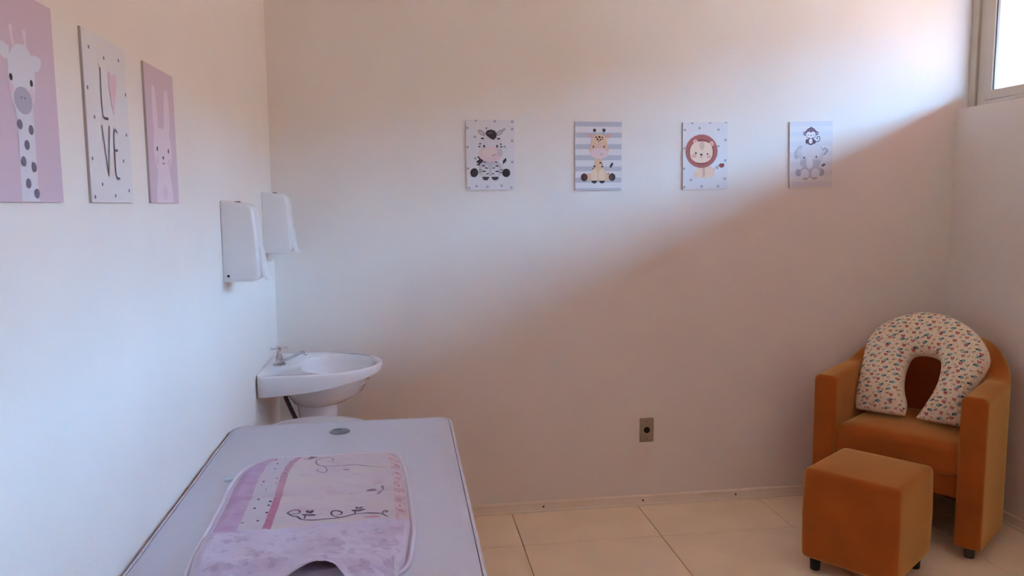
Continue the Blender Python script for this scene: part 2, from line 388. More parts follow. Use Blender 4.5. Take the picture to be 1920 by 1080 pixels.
for x, y in [(8.3, 11), (11.6, 10.5), (10, 8.2), (8.6, 5.8), (11.7, 5.1), (9.6, 2.7), (12.0, 1.25)]: P.ell(x, y, .78, .72, pg)
P.build('giraffe_print', t)

t = lplaque('white dotted plaque lettered LOVE with a pink heart', -1.8435, 1.430, white_board)
P = Print(cm_map, .0055); P.clip = CLIP
for x, y in [(2.9, 27.1), (9.8, 26.4), (17.5, 27.3), (1.2, 19.9), (20.3, 21.2), (3.5, 15.1), (19.4, 13.3), (1.3, 7.7), (16.9, 8.1), (5.2, 3.3), (19.0, 2.4), (1.4, 1.0), (11.4, 1.3)]: P.ell(x, y, .38, .36, pg, n=12)
P.build('printed_dots', t, 'stuff')
ls = rgb(98, 94, 108)
P.stroke([(7.5, 24.2), (7.3, 19), (7.5, 16.0), (8.4, 15.4), (9.9, 15.45)], .48, ls); P.build('letter_l', t)
P.poly(smooth_line([(13.1, 23.2), (12.4, 24.3), (11.4, 24.0), (11.2, 22), (12.0, 19.6), (13.1, 16.3), (14.2, 19.3), (15.1, 21.8), (15.3, 23.7), (14.4, 24.2), (13.1, 23.2)], 4)[:-1], rgb(222, 192, 202)); P.build('printed_heart', t)
P.stroke([(6.6, 13.8), (8.5, 5.0)], .48, ls, 1); P.stroke([(8.5, 5.0), (10.3, 14.0)], .48, ls, 1); P.build('letter_v', t)
P.stroke([(14.1, 13.3), (13.1, 13.7), (12.3, 12.5), (12.25, 9.8), (12.2, 6.2), (12.7, 4.75), (14.0, 4.6)], .48, ls); P.stroke([(12.3, 9.8), (13.7, 9.9)], .48, ls, 1)
P.build('letter_e', t)

t = lplaque('pink plaque of a long-eared white rabbit beside the dispensers', -1.516, 1.430, pink_board)
P = Print(cm_map, .0055); P.clip = CLIP
pr = rgb(226, 208, 216)
P.poly(smooth_line([(4.3, 20), (4.6, 24.8), (5.8, 25.8), (7.0, 24.2), (7.6, 17), (5, 15.5), (4.3, 20)], 4)[:-1], pr)
P.poly(smooth_line([(12.0, 16.6), (13.3, 24.2), (14.9, 26), (16.4, 25.2), (16.9, 21.7), (16, 15.8), (12.0, 16.6)], 4)[:-1], pr)
P.poly(smooth_line([(6.2, 8), (14.6, 8), (16.4, 3), (16.8, .08), (4, .08), (4.7, 3.4), (6.2, 8)], 1)[:-1], pr)
P.poly(smooth_line([(4.3, 15.1), (7, 16.6), (10.4, 16.8), (14, 16.5), (16.2, 15), (17.2, 11.6), (15.8, 8.6), (10.5, 6.7), (5.3, 7.9), (3.8, 11.6), (4.3, 15.1)], 4)[:-1], pr)
P.ell(6, 9.3, 1.1, .9, rgb(222, 192, 204)); P.ell(14.7, 9.3, 1.1, .9, rgb(222, 192, 204)); P.ell(10.4, 2.4, 2.0, 1.7, rgb(222, 196, 208))
for x in (6.2, 14.6): P.ell(x, 12, .5, .55, ink)
P.poly([(9.5, 10.5), (11, 10.5), (10.3, 9.6)], ink); P.stroke([(9.6, 9.1), (10.3, 8.85), (11, 9.1)], .22, ink)
P.build('rabbit_print', t)

# ------------------------------------------------------------------ dispensers on the left wall
plastic = mat('white_plastic', rgb(226, 224, 222), .28, .02, 40)
def dispenser(label, y0, z0, hgt, lock=True):
    t = thing('soap_dispenser', label, 'dispenser', (0, y0, z0), group='white dispensers on the left wall')
    wd = .112; d = .110
    base_prof = [(.004, 0), (.085, .001), (.102, .006), (.109, .022), (.104, hgt*.55), (.098, hgt-.045), (.094, hgt-.026), (.084, hgt-.014), (.068, hgt-.008), (.004, hgt)]
    cx, cz = .05, hgt/2
    def ring(y, ins):
        out = []
        for x, z in base_prof:
            dx, dz = x-cx, z-cz
            out.append((x-ins*max(-1, min(1, dx/.02)) if x > .01 else x, y, z-ins*max(-1, min(1, dz/.03))))
        return out
    rings = [ring(0, .010), ring(.002, .004), ring(.006, .001), ring(.012, 0), ring(wd-.012, 0), ring(wd-.006, .001), ring(wd-.002, .004), ring(wd, .010)]
    MB().loft(rings).build('cover', plastic, t, 40)
    MB().box(0, .006, .001, wd-.001, .001, hgt-.001, .002).build('back_plate', plastic, t)
    # push lever flaring out at the lower front
    lv = []
    for x, z, th in [(.1035, hgt*.46, .003), (.112, hgt*.36, .006), (.115, .05, .008), (.119, .026, .008), (.127, .008, .006), (.130, .001, .003)]:
        lv.append([(x-th, .016, z), (x, .018, z), (x+.001, .03, z), (x+.001, wd-.03, z), (x, wd-.018, z), (x-th, wd-.016, z)])
    MB().loft(lv).build('push_lever', plastic, t, 40)
    MB().box(.036, .054, .030, .036, hgt-.0062, hgt-.0028).build('key_slot', dark_m, t)
    if not lock: return t
    o = MB().lathe([(.0001, -.002), (.004, -.002), (.004, .0006), (.0001, .001)], n=12).build('lock', dark_m, t)
    o.rotation_euler = (PI/2, 0, 0); o.location = (.016, -.0002, .020)
    return t
dispenser('white soap dispenser nearer the rabbit plaque, black lock dot at its lower corner', -.957, 1.189, .250)
dispenser('white dispenser nearest the wall corner, directly above the sink', -.245, 1.232, .245, False)

# ------------------------------------------------------------------ sink on pedestal
china = mat('white_china', rgb(232, 230, 232), .12, .01, 10, coat=.3)
chrome = mat('chrome', rgb(200, 203, 208), .12, metal=1.0)
SY = -.30; SZ = .80
sink = thing('pedestal_sink', 'white ceramic pedestal sink mounted in the corner', 'sink', (0, SY, 0))
NN = 96; oc = .16; oa, ob = .297, .24
def outer(th, k=1.0, ins=0.0):
    c, s_ = math.cos(th), math.sin(th)
    if c >= 0: r = 1/math.sqrt((c/(oa-ins))**2+(s_/(ob-ins))**2)
    else:
        p = 18.0
        r = (abs(c/(oc-.0015))**p+abs(s_/(ob-ins))**p)**(-1/p)
    return oc+r*k*c, r*k*s_
def bowl(th, k): return .275+.150*k*math.cos(th), .192*k*math.sin(th)
TH = [2*PI*i/NN for i in range(NN)]
def zb(x): return .722+.050*max(0, x/.457)**1.6
def R_(fn, zf): 
    out = []
    for th in TH:
        x, y = fn(th); out.append((x, y, zf(x, y) if callable(zf) else zf))
    return out
rings = [
    R_(lambda a: (.195+.075*math.cos(a), .075*math.sin(a)), .636),
    R_(lambda a: (.205+.105*math.cos(a), .12*math.sin(a)), .650),
    R_(lambda a: (.225+.150*math.cos(a), .165*math.sin(a)), .688),
    R_(lambda a: (.235+.178*math.cos(a), .195*math.sin(a)), lambda x, y: zb(x)-.008),
    R_(lambda a: outer(a, 1, .014), lambda x, y: zb(x)+.004),
    R_(lambda a: outer(a, 1, .004), lambda x, y: zb(x)),
    R_(lambda a: outer(a, 1, .001), lambda x, y: zb(x)+.004),
    R_(lambda a: outer(a), SZ-.012), R_(lambda a: outer(a, 1, .001), SZ-.005), R_(lambda a: outer(a, 1, .004), SZ-.001), R_(lambda a: outer(a, 1, .009), SZ),
    R_(lambda a: outer(a, 1, .018), SZ-.001),
    R_(lambda a: bowl(a, 1.03), SZ-.005), R_(lambda a: bowl(a, .98), SZ-.012), R_(lambda a: bowl(a, .92), SZ-.035), R_(lambda a: bowl(a, .82), SZ-.075),
    R_(lambda a: bowl(a, .62), SZ-.108), R_(lambda a: bowl(a, .35), SZ-.122), R_(lambda a: bowl(a, .1), SZ-.126)]
MB().loft(rings).build('basin', china, sink, 50)
pp = []
for z, rx, ry in [(0, .105, .10), (.02, .105, .10), (.05, .085, .082), (.15, .072, .070), (.40, .068, .068), (.56, .074, .074), (.640, .080, .080)]:
    pp.append([(.195+rx*math.cos(a), ry*math.sin(a), z) for a in TH[::3]])
MB().loft(pp).build('pedestal', china, sink, 50)
MB().lathe([(.0001, 0), (.018, 0), (.020, .002), (.014, .003), (.0001, .002)], (.275, 0, SZ-.127), 20).build('drain', chrome, sink, 30)
MB().tube([(.055, .05, .735), (.058, .03, .70), (.072, 0, .660), (.098, -.03, .612), (.12, -.05, .575), (.13, -.055, .54), (.11, -.03, .50), (.05, -.01, .47), (.0, 0, .46)], .0085, 10).build('supply_hose', mat('grey_hose', rgb(78, 80, 92), .5), sink, 60)
tap = thing('faucet', 'small chrome faucet with cross handle on the sink', 'faucet', (.052, SY+.0, SZ-.0015))
MB().lathe([(.0001, 0), (.024, 0), (.024, .004), (.014, .008), (.012, .024), (.0135, .026), (.0135, .034), (.010, .038), (.0085, .048), (.006, .052), (.0001, .052)], n=20).build('body', chrome, tap, 35)
hb = MB().lathe([(.0001, .052), (.006, .052), (.009, .060), (.010, .064), (.006, .070), (.0001, .071)], n=14)
for k in range(4):
    a = PI/4*0+.35+k*PI/2; hb.tube([(0, 0, .064), (.018*math.cos(a), .018*math.sin(a), .064), (.033*math.cos(a), .033*math.sin(a), .066)], [.0035, .003, .0045], 8)
hb.build('cross_handle', chrome, tap, 45)
MB().tube([(.004, 0, .012), (.03, .004, .018), (.06, .008, .032), (.080, .010, .041), (.092, .012, .042), (.098, .013, .037), (.100, .013, .030)], [.0075, .0072, .0068, .0065, .0065, .0065, .006], 10).build('spout', chrome, tap, 45)

# ------------------------------------------------------------------ waste bin behind the table
bin_m = mat('bin_plastic', rgb(214, 212, 214), .4, .02, 60)
bn = thing('waste_bin', 'white plastic bin lid peeking over the far edge of the grey table', 'bin', (.228, -.705, 0))
MB().lathe([(.0001, 0), (.150, 0), (.155, .005), (.185, .58), (.190, .59), (.0001, .585)], n=48).build('bin_body', bin_m, bn, 35)
MB().lathe([(.0001, .586), (.196, .586), (.200, .592), (.200, .630), (.196, .638), (.186, .641), (.180, .638), (.15, .645), (.08, .651), (.0001, .653)], n=48).build('lid', bin_m, bn, 30)

# ------------------------------------------------------------------ grey table
TZ = .735; TX0, TX1, TY1, TY0 = .007, .688, -.941, -2.32
lam = mat('grey_laminate', rgb(212, 214, 229), .42, .03, 400, .015, 30)
trim_m = mat('grey_edging', rgb(214, 215, 228), .35)
steel = mat('grey_steel', rgb(120, 120, 126), .45)
table = thing('table', 'light grey laminate table with rounded corners along the left wall', 'table', ((TX0+TX1)/2, (TY0+TY1)/2, 0))
hx, hy = (TX1-TX0)/2, (TY1-TY0)/2
def rrect(ins, rad):
    out = []
    for cx, cy, a0 in ((hx-ins-rad, hy-ins-rad, 0), (-hx+ins+rad, hy-ins-rad, 90), (-hx+ins+rad, -hy+ins+rad, 180), (hx-ins-rad, -hy+ins+rad, 270)):
        for k in range(9):
            a = math.radians(a0+90*k/8); out.append((cx+rad*math.cos(a), cy+rad*math.sin(a)))
    return out
def lv_(pts, z): return [(x, y, z) for x, y in pts]
MB().loft([lv_(rrect(.0105, .04), TZ-.026), lv_(rrect(.0105, .04), TZ-.0006), lv_(rrect(.0115, .039), TZ)]).build('tabletop', lam, table, 40)
MB().loft([lv_(rrect(.0105, .04), TZ-.027), lv_(rrect(.003, .048), TZ-.027), lv_(rrect(0, .05), TZ-.022), lv_(rrect(0, .05), TZ-.006), lv_(rrect(.003, .047), TZ-.001), lv_(rrect(.006, .044), TZ+.0004), lv_(rrect(.0085, .042), TZ-.0002), lv_(rrect(.0085, .042), TZ-.02)], cap0=False, cap1=False).build('edge_trim', trim_m, table, 40)
gx, gy = .342-(TX0+TX1)/2, -1.060-(TY0+TY1)/2
gr = MB().lathe([(.0001, 0), (.031, 0), (.031, .0015), (.028, .0035), (.0001, .0038)], (gx, gy, TZ), 28).build('cable_grommet', mat('grommet_grey', rgb(118, 122, 130), .45), table, 40)
MB().box(gx-.020, gx+.004, gy+.006, gy+.015, TZ+.0036, TZ+.0044, .0003).build('slot', mat('slot_dark', rgb(70, 74, 82), .6), gr)
for yy in (hy-.16, -hy+.16):
    MB().box(-.025, .025, yy-.02, yy+.02, .03, TZ-.026, .004).build('leg', steel, table)
    MB().box(-.29, .29, yy-.025, yy+.025, 0, .032, .006).build('foot', steel, table)
MB().box(-.012, .012, -hy+.18, hy-.18, .42, .70, .003).build('modesty_panel', lam, table)

# ------------------------------------------------------------------ changing mat
def interp(tab, y):
    for (a, b), (c, d) in zip(tab, tab[1:]):
        if (a-y)*(c-y) <= 0: return b+(d-b)*(y-a)/(c-a)
    return tab[0][1] if abs(y-tab[0][0]) < abs(y-tab[-1][0]) else tab[-1][1]
LEFT = [(-1.306, .225), (-1.309, .196), (-1.322, .168), (-1.338, .150), (-1.36, .134), (-1.39, .123), (-1.42, .117), (-1.47, .114), (-1.53, .114), (-1.63, .119), (-1.71, .121), (-1.81, .123), (-1.91, .127), (-1.96, .131), (-2.00, .140), (-2.025, .155), (-2.04, .180)]
RIGHT = [(-1.306, .470), (-1.312, .497), (-1.330, .515), (-1.35, .524), (-1.41, .534), (-1.56, .545), (-1.70, .550), (-1.83, .554), (-1.88, .551), (-1.93, .547), (-1.98, .543), (-2.01, .532), (-2.03, .512), (-2.04, .490)]
MY1, MY0 = -1.306, -2.040
def pad_h(x, y):
    a, b = interp(LEFT, y), interp(RIGHT, y)
    e = min(x-a, b-x, MY1-y+.0, y-MY0)
    h = .004+.013*sm(0, .035, e)
    h += .0035*noise.noise((x*14, y*22, 3))*sm(0, .04, e)+.0018*noise.noise((x*40, y*60, 8))*sm(0, .03, e)
    cy = -1.612-.02*(x-.3)+.006*math.sin(x*30)
    h -= .006*math.exp(-((y-cy)/.010)**2)*sm(0, .04, e)
    return max(h, .0015)
mat_t = thing('changing_mat', 'pink quilted baby changing mat with scroll print lying on the grey table', 'changing mat', (.335, -1.67, TZ))
OFF = Vector((.335, -1.67, 0))
cream, cream2 = rgb(212, 197, 207), rgb(216, 201, 202)
lav, dotl, pinks = rgb(198, 168, 198), rgb(208, 198, 210), rgb(188, 120, 148)
def mixc(a, b, t): return tuple(p+(q-p)*t for p, q in zip(a, b))
def mat_col(s_, x, y):
    if s_ < .035: return rgb(214, 206, 224)
    if s_ < .155: c = lav
    elif s_ < .275: c = dotl
    elif s_ < .315: c = pinks if y < -1.612 else mixc(pinks, cream, .30)
    elif s_ < .915: c = mixc(cream, cream2, sm(-.3, .5, noise.noise((x*9, y*14, 1))))
    elif s_ < .975: c = mixc(rgb(216, 192, 196), rgb(206, 168, 178), sm(-.1, .3, noise.noise((x*40, y*40, 5))))
    else: return rgb(220, 210, 222)
    n = noise.noise((x*18, y*30, 11))
    if s_ >= .315 and n > .25: c = mixc(c, rgb(205, 170, 185), min(1, (n-.25)*2.2)*.6)
    if s_ < .155: c = mixc(c, rgb(192, 152, 190), sm(-.2, .5, n))
    return c
def drape(name, n, m_, y1, y0, hf, colf, material, par, bottom=True):
    vs, fs, cs = [], [], []
    for j in range(m_+1):
        y = y1+(y0-y1)*j/m_
        a, b = interp(LEFT, y), interp(RIGHT, y)
        for i in range(n+1):
            x = a+(b-a)*i/n; vs.append((x-OFF.x, y-OFF.y, hf(x, y)))
    for j in range(m_):
        for i in range(n):
            k = j*(n+1)+i; fs.append((k, k+1, k+n+2, k+n+1))
            y = y1+(y0-y1)*(j+.5)/m_; a, b = interp(LEFT, y), interp(RIGHT, y); s_ = (i+.5)/n
            cs.append(colf(s_, a+(b-a)*s_, y))
    mb = MB(); mb.v = vs; mb.f = fs; mb.c = cs
    if bottom:
        per = [i for i in range(n+1)]+[j*(n+1)+n for j in range(1, m_+1)]+[m_*(n+1)+i for i in range(n-1, -1, -1)]+[j*(n+1) for j in range(m_-1, 0, -1)]
        o = len(mb.v); mb.v += [(mb.v[i][0], mb.v[i][1], .0002) for i in per]; q = len(per)
        for k in range(q): mb.f.append((per[k], per[(k+1) % q], o+(k+1) % q, o+k)); mb.c.append(cream)
    return mb.build(name, material, par, 60)
cloth_m = attr_mat('printed_cotton', .85, .5, 500, .1)
terry_m = attr_mat('terry_cloth', .95, 1.0, 380, .3)
pad = drape('pad', 200, 200, MY1, MY0, pad_h, mat_col, cloth_m, mat_t)
# white piping round the edge
edge = [(x, y) for y, x in reversed(LEFT)]+[(x, y) for y, x in RIGHT]
edge = smooth_line(edge+[edge[0]], 3)
MB().tube([(x-OFF.x, y-OFF.y, .0052) for x, y in edge], .0048, 8).build('piping', mat('piping_white', rgb(222, 216, 228), .7), mat_t, 60)
# printed scrolls draped over the pad
ink2 = rgb(92, 70, 88)
class Drape(Print):
    def __init__(s, hf): s.mb = MB(); s.hf = hf; s.z = .0004; s.clip = None
    def _p(s, x, y): return (x-OFF.x, y-OFF.y, s.hf(x, y)+s.z)
    def poly(s, pts, col):
        n = len(pts); cx = sum(p[0] for p in pts)/n; cy = sum(p[1] for p in pts)/n
        s.mb.add([s._p(*p) for p in pts]+[s._p(cx, cy)], [(i, (i+1) % n, n) for i in range(n)], col)
    def stroke(s, pts, wd, col, sub=4):
        p = smooth_line(pts, sub); L_, R2 = [], []
        for i in range(len(p)):
            ax, ay = p[max(i-1, 0)]; bx, by = p[min(i+1, len(p)-1)]; dx, dy = bx-ax, by-ay; l = math.hypot(dx, dy) or 1
            k = wd*(.7+.5*math.sin(PI*i/max(1, len(p)-1)))
            nx, ny = -dy/l*k/2, dx/l*k/2; L_.append(s._p(p[i][0]+nx, p[i][1]+ny)); R2.append(s._p(p[i][0]-nx, p[i][1]-ny))
        n = len(p); s.mb.add(L_+R2, [(i, i+1, n+i+1, n+i) for i in range(n-1)], col)
D = Drape(pad_h)
def flush(name, kind=None):
    tag(D.mb.build(name, cloth_m, pad), kind=kind); D.mb = MB()
g1 = rgb(146, 126, 140)
D.poly([(.258, -1.325), (.268, -1.353), (.287, -1.363), (.308, -1.358), (.319, -1.320), (.303, -1.314), (.282, -1.320)], rgb(140, 112, 132)); flush('printed_cat')
D.stroke([(.335, -1.397), (.348, -1.392), (.349, -1.372), (.338, -1.359), (.325, -1.358), (.311, -1.372), (.307, -1.392), (.319, -1.42), (.336, -1.432), (.361, -1.427), (.399, -1.426), (.434, -1.439), (.464, -1.455), (.494, -1.46)], .0035, g1)
D.stroke([(.332, -1.432), (.341, -1.456), (.336, -1.474), (.323, -1.468), (.315, -1.454), (.319, -1.443)], .003, g1); flush('printed_scroll')
D.stroke([(.380, -1.454), (.389, -1.458), (.397, -1.459)], .005, g1); flush('printed_leaf')
D.stroke([(.409, -1.635), (.431, -1.617), (.454, -1.615)], .003, g1)
for x, y, a, b, r in [(.457, -1.603, .011, .004, 10), (.468, -1.606, .008, .004, -20), (.478, -1.636, .003, .012, -30), (.484, -1.596, .003, .010, 10)]: D.ell(x, y, a, b, g1, r, 10)
flush('printed_flower', 'stuff')
D.stroke([(.290, -1.732), (.301, -1.739), (.308, -1.728), (.304, -1.716), (.292, -1.709), (.283, -1.719), (.284, -1.733), (.296, -1.749), (.307, -1.755), (.319, -1.769), (.344, -1.773), (.368, -1.772), (.389, -1.768), (.41, -1.764), (.431, -1.754), (.452, -1.756), (.474, -1.76), (.488, -1.764), (.501, -1.781)], .0042, ink2)
D.stroke([(.389, -1.746), (.396, -1.749), (.399, -1.738), (.391, -1.725), (.38, -1.724), (.376, -1.736), (.381, -1.752), (.394, -1.765)], .0042, ink2)
D.stroke([(.492, -1.756), (.498, -1.752), (.495, -1.748), (.489, -1.752), (.488, -1.764)], .003, ink2); flush('printed_scroll')
for cx, cy in ((.328, -1.741), (.434, -1.732)):
    for a, b, r, dx, dy in [(.010, .0045, 15, .007, -.004), (.0085, .0045, -15, -.007, -.002), (.0045, .008, -25, .005, .010), (.004, .007, 25, -.003, .012), (.002, .012, 0, -.006, -.012)]: D.ell(cx+dx, cy+dy, a, b, ink2, r, 10)
    flush('printed_flower')
for x, y in [(.2, -1.354), (.221, -1.337), (.239, -1.371), (.209, -1.389), (.208, -1.421), (.211, -1.453), (.238, -1.439), (.24, -1.47), (.224, -1.498), (.195, -1.514), (.195, -1.54), (.227, -1.528), (.21, -1.57)]: D.ell(x, y, .0028, .004, rgb(128, 104, 128), 0, 8)
for x, y in [(.204, -1.633), (.233, -1.649), (.233, -1.673), (.205, -1.687), (.236, -1.717), (.193, -1.762), (.224, -1.757)]: D.ell(x, y, .0034, .0048, rgb(82, 64, 86), 0, 8)
flush('printed_dots', 'stuff')
for x, y in [(.517, -1.393), (.518, -1.434), (.519, -1.498), (.520, -1.535), (.524, -1.679), (.528, -1.745)]: D.ell(x, y, .008, .006, rgb(192, 142, 152), 20, 10)
for x, y in [(.522, -1.59), (.522, -1.626), (.525, -1.715)]: D.ell(x, y, .003, .004, rgb(120, 84, 96), 0, 8)
D.ell(.466, -1.776, .018, .006, rgb(214, 140, 158), 0, 12)
flush('printed_border', 'stuff')
MB().box(.088-OFF.x, .118-OFF.x, -1.452-OFF.y, -1.440-OFF.y, .001, .010, .002).build('care_tag', mat('clear_tag', rgb(216, 224, 236), .15), mat_t)
# folded-over terry half
FY1, FY0 = -1.806, -2.12
def flap_end(x): return FY0+.070*sm(.085, .035, abs(x-.375))
def flap_h(x, y):
    yy = max(y, MY0+.004); a, b = interp(LEFT, yy), interp(RIGHT, yy)
    top = FY1-.012*(.33-x)/.2 if x < .33 else FY1+.004
    d = top-y; e = min(x-a, b-x)
    h = .012+.015*sm(-.002, .014, d)*sm(-.005, .03, e)
    h += .008*noise.noise((x*11, y*13, 21))*sm(0, .03, e)+.0045*noise.noise((x*26+3, y*24, 4))+.0022*noise.noise((x*55, y*48, 14))+.0012*noise.noise((x*90, y*90, 9))
    h += .010*math.exp(-(((x-.33)/.14)**2+((y+1.992+.10*(x-.33))/.024)**2))
    h += .028*math.exp(-((x-.375)/.045)**2)*sm(.05, 0, y-flap_end(x))
    h -= .007*math.exp(-((y+1.985-.55*(x-.17))/.007)**2)*math.exp(-((x-.175)/.035)**2)
    return max(h, .004)
def flap_col(s_, x, y):
    c = mixc(rgb(216, 202, 226), rgb(206, 186, 212), sm(-.4, .5, noise.noise((x*9, y*11, 31))))
    n = noise.noise((x*60, y*60, 2))
    if s_ < .02 or s_ > .975: return rgb(218, 210, 226)
    for cx, cy, r in [(.388, -1.915, .026), (.400, -1.95, .020), (.495, -1.945, .026), (.455, -2.04, .024), (.515, -2.02, .02), (.250, -1.945, .018), (.195, -1.995, .026), (.235, -1.985, .016), (.31, -1.88, .012), (.215, -1.87, .018), (.30, -1.99, .02)]:
        dx, dy = (x-cx)/r, (y-cy)/r; q = math.hypot(dx, dy)
        if q < 1.3:
            an = math.atan2(dy, dx); lob = .45+.65*abs(math.sin(2*an+cx*40))
            if q < lob: c = mixc(c, rgb(184, 158, 188), .5+.6*n)
    n3 = noise.noise((x*45+7, y*55, 44))
    if n3 > .42: c = mixc(c, rgb(182, 160, 192), .55)
    return c
def fl_drape():
    n, m_ = 170, 130; vs, fs, cs = [], [], []
    def ed(y):
        yy = max(y, MY0+.03); return interp(LEFT, yy)+.007, interp(RIGHT, yy)-.008
    for j in range(m_+1):
        for i in range(n+1):
            s_ = i/n; xa, xb = ed(-2.0); y = FY1+(flap_end(xa+(xb-xa)*s_)-FY1)*j/m_; y += (-.016*(1-s_)+.008*s_)*(1-j/m_)+.003*math.sin(s_*17)*(1-j/m_)
            a, b = ed(y); x = a+(b-a)*s_; vs.append((x-OFF.x, y-OFF.y, flap_h(x, y)))
            if j < m_ and i < n: cs.append(flap_col(s_, x, y))
    for j in range(m_):
        for i in range(n):
            k = j*(n+1)+i; fs.append((k, k+1, k+n+2, k+n+1))
    mb = MB(); mb.v, mb.f, mb.c = vs, fs, cs
    per = [i for i in range(n+1)]+[j*(n+1)+n for j in range(1, m_+1)]+[m_*(n+1)+i for i in range(n-1, -1, -1)]+[j*(n+1) for j in range(m_-1, 0, -1)]
    o = len(mb.v); q = len(per); mb.v += [(mb.v[i][0], mb.v[i][1], .003) for i in per]
    for k in range(q):
        px_ = mb.v[per[k]][0]+OFF.x
        if per[k] >= m_*(n+1) and per[(k+1) % q] >= m_*(n+1) and abs(px_-.375) < .062: continue      # open fold
        mb.f.append((per[k], per[(k+1) % q], o+(k+1) % q, o+k)); mb.c.append(rgb(214, 200, 222))
    return mb.build('folded_terry_half', terry_m, mat_t, 70)
tag(fl_drape(), 'lavender terry half of the mat with faded flower print')

# ------------------------------------------------------------------ outlet on the back wall
out = thing('power_outlet', 'small beige wall outlet with a round black socket', 'outlet', (1.656, 0, .307), ROT_BACK)
pl = mat('outlet_plate', rgb(158, 142, 122), .45, .03, 40); 
MB().box(-.034, .034, 0, .115, 0, .006, .0025, 2).build('cover_plate', pl, out)
MB().lathe([(.0001, .0), (.021, .0), (.021, .0075), (.0185, .0085), (.0165, .0085), (.0160, .0066), (.0001, .0066)], (0, .058, 0), 28).build('socket_ring', mat('socket_ring_grey', rgb(170, 160, 142), .4), out, 30)
MB().lathe([(.0001, .0066), (.0155, .0066), (.0150, .0072), (.0001, .0072)], (0, .058, 0), 24).build('socket', dark_m, out)
for y in (.016, .100):
    MB().lathe([(.0001, .005), (.0032, .005), (.0032, .0068), (.0001, .0070)], (0, y, 0), 10).build('screw', mat('screw_metal', rgb(110, 100, 90), .4, metal=.6), out)

# ------------------------------------------------------------------ armchair
suede = mat('mustard_suede', rgb(174, 88, 37), .95, .35, 350, .12, 7, spec=.1, sheen=1.0)
sb_ = suede.node_tree.nodes['Principled BSDF']; sb_.inputs['Sheen Tint'].default_value = (*rgb(255, 226, 150), 1); sb_.inputs['Sheen Roughness'].default_value = .45
blackp = mat('black_plastic', rgb(20, 18, 18), .5)
FC = Vector((2.555, -.52, 0)); Fd = Vector((-.8, -.6, 0)); Wd = Vector((.6, -.8, 0))
ROTC = Matrix((Wd, -Fd, Vector((0, 0, 1)))).transposed()       # local x = width, y = backwards
arm = thing('armchair', 'mustard suede tub armchair in the corner below the window', 'armchair', FC, ROTC)
Rc, th_, ST = .2925, .0475, .288
path = []
for k in range(13): path.append((Rc, ST*k/12, 0.0))
for k in range(1, 36): 
    a = PI*k/36; path.append((Rc*math.cos(a), ST+Rc*math.sin(a), a))
for k in range(13): path.append((-Rc, ST*(12-k)/12, PI))
def hgt(i):
    x, y, a = path[i]
    return .660+.016*sm(0, ST, y)+.140*sm(.02, .95, math.sin(a))
def section(i, ins=0.0, dy=0.0):
    x, y, a = path[i]; nx, ny = math.cos(a), math.sin(a); h = hgt(i)-ins; t = th_-ins; r = .026
    z0 = .050+ins*.5; pts = []
    prof_ = [(t, z0)]
    for k in range(6): q = math.radians(90*k/5); prof_.append((t-r+r*math.cos(q), h-r+r*math.sin(q)))
    for k in range(6): q = math.radians(90+90*k/5); prof_.append((-t+r+r*math.cos(q), h-r+r*math.sin(q)))
    prof_.append((-t, z0))
    return [(x+nx*o, y+ny*o+dy, z) for o, z in prof_]
rings = [section(0, .014, -.010), section(0, .006, -.008), section(0, .001, -.003)]+[section(i) for i in range(len(path))]+[section(len(path)-1, .001, -.003), section(len(path)-1, .006, -.008), section(len(path)-1, .014, -.010)]
MB().loft(rings).build('shell', suede, arm, 50)
ri = Rc-th_-.002
def seat_ring(ins, z, fy=.006):
    out = []
    r = ri-ins
    out += [(-r+2*r*k/10, fy+ins, z) for k in range(11)]
    out += [(r, fy+ins+(ST-fy-ins)*k/6, z) for k in range(1, 6)]
    out += [(r*math.cos(PI*k/20), ST+r*math.sin(PI*k/20), z) for k in range(21)]
    out += [(-r, ST-(ST-fy-ins)*k/6, z) for k in range(1, 6)]
    return out
MB().loft([seat_ring(.012, .322), seat_ring(.003, .330), seat_ring(0, .345), seat_ring(0, .415), seat_ring(.004, .432), seat_ring(.014, .446), seat_ring(.032, .455), seat_ring(.07, .461), seat_ring(.15, .465)]).build('seat_cushion', suede, arm, 60)
MB().box(-ri, ri, .026, .050, .232, .330, .006).build('apron', suede, arm, 40)
MB().box(-ri, ri, .05, ST+.1, .25, .325, .004).build('seat_base', mat('dark_lining', rgb(30, 22, 18), .9), arm)
for x, y in ((Rc, .04), (-Rc, .04), (Rc*.75, ST+.18), (-Rc*.75, ST+.18)):
    MB().lathe([(.0001, 0), (.018, 0), (.020, .004), (.022, .054), (.0001, .054)], (x, y, 0), 16).build('foot', mat('chair_foot', rgb(84, 74, 66), .4), arm, 40)

# nursing pillow leaning in the chair
th = math.radians(28)
nP = Vector((-.8*math.cos(th), -.6*math.cos(th), math.sin(th))); VP = nP.cross(Wd); VP = VP if VP.z > 0 else -VP
pil_m = bpy.data.materials.new('pillow_print'); pil_m.use_nodes = True
nt = pil_m.node_tree; N = nt.nodes; L = nt.links; bs = N['Principled BSDF']; bs.inputs['Roughness'].default_value = .85
tc = N.new('ShaderNodeTexCoord'); mp = N.new('ShaderNodeMapping'); L.new(tc.outputs['Object'], mp.inputs['Vector']); mp.inputs['Scale'].default_value = (1, 1, 0)
def vor(scale, off=(0, 0, 0), rnd=.75):
    m2 = N.new('ShaderNodeVectorMath'); m2.operation = 'ADD'; m2.inputs[1].default_value = off; L.new(mp.outputs['Vector'], m2.inputs[0])
    v = N.new('ShaderNodeTexVoronoi'); v.voronoi_dimensions = '2D'; v.inputs['Scale'].default_value = scale; v.inputs['Randomness'].default_value = rnd
    L.new(m2.outputs[0], v.inputs['Vector']); return v
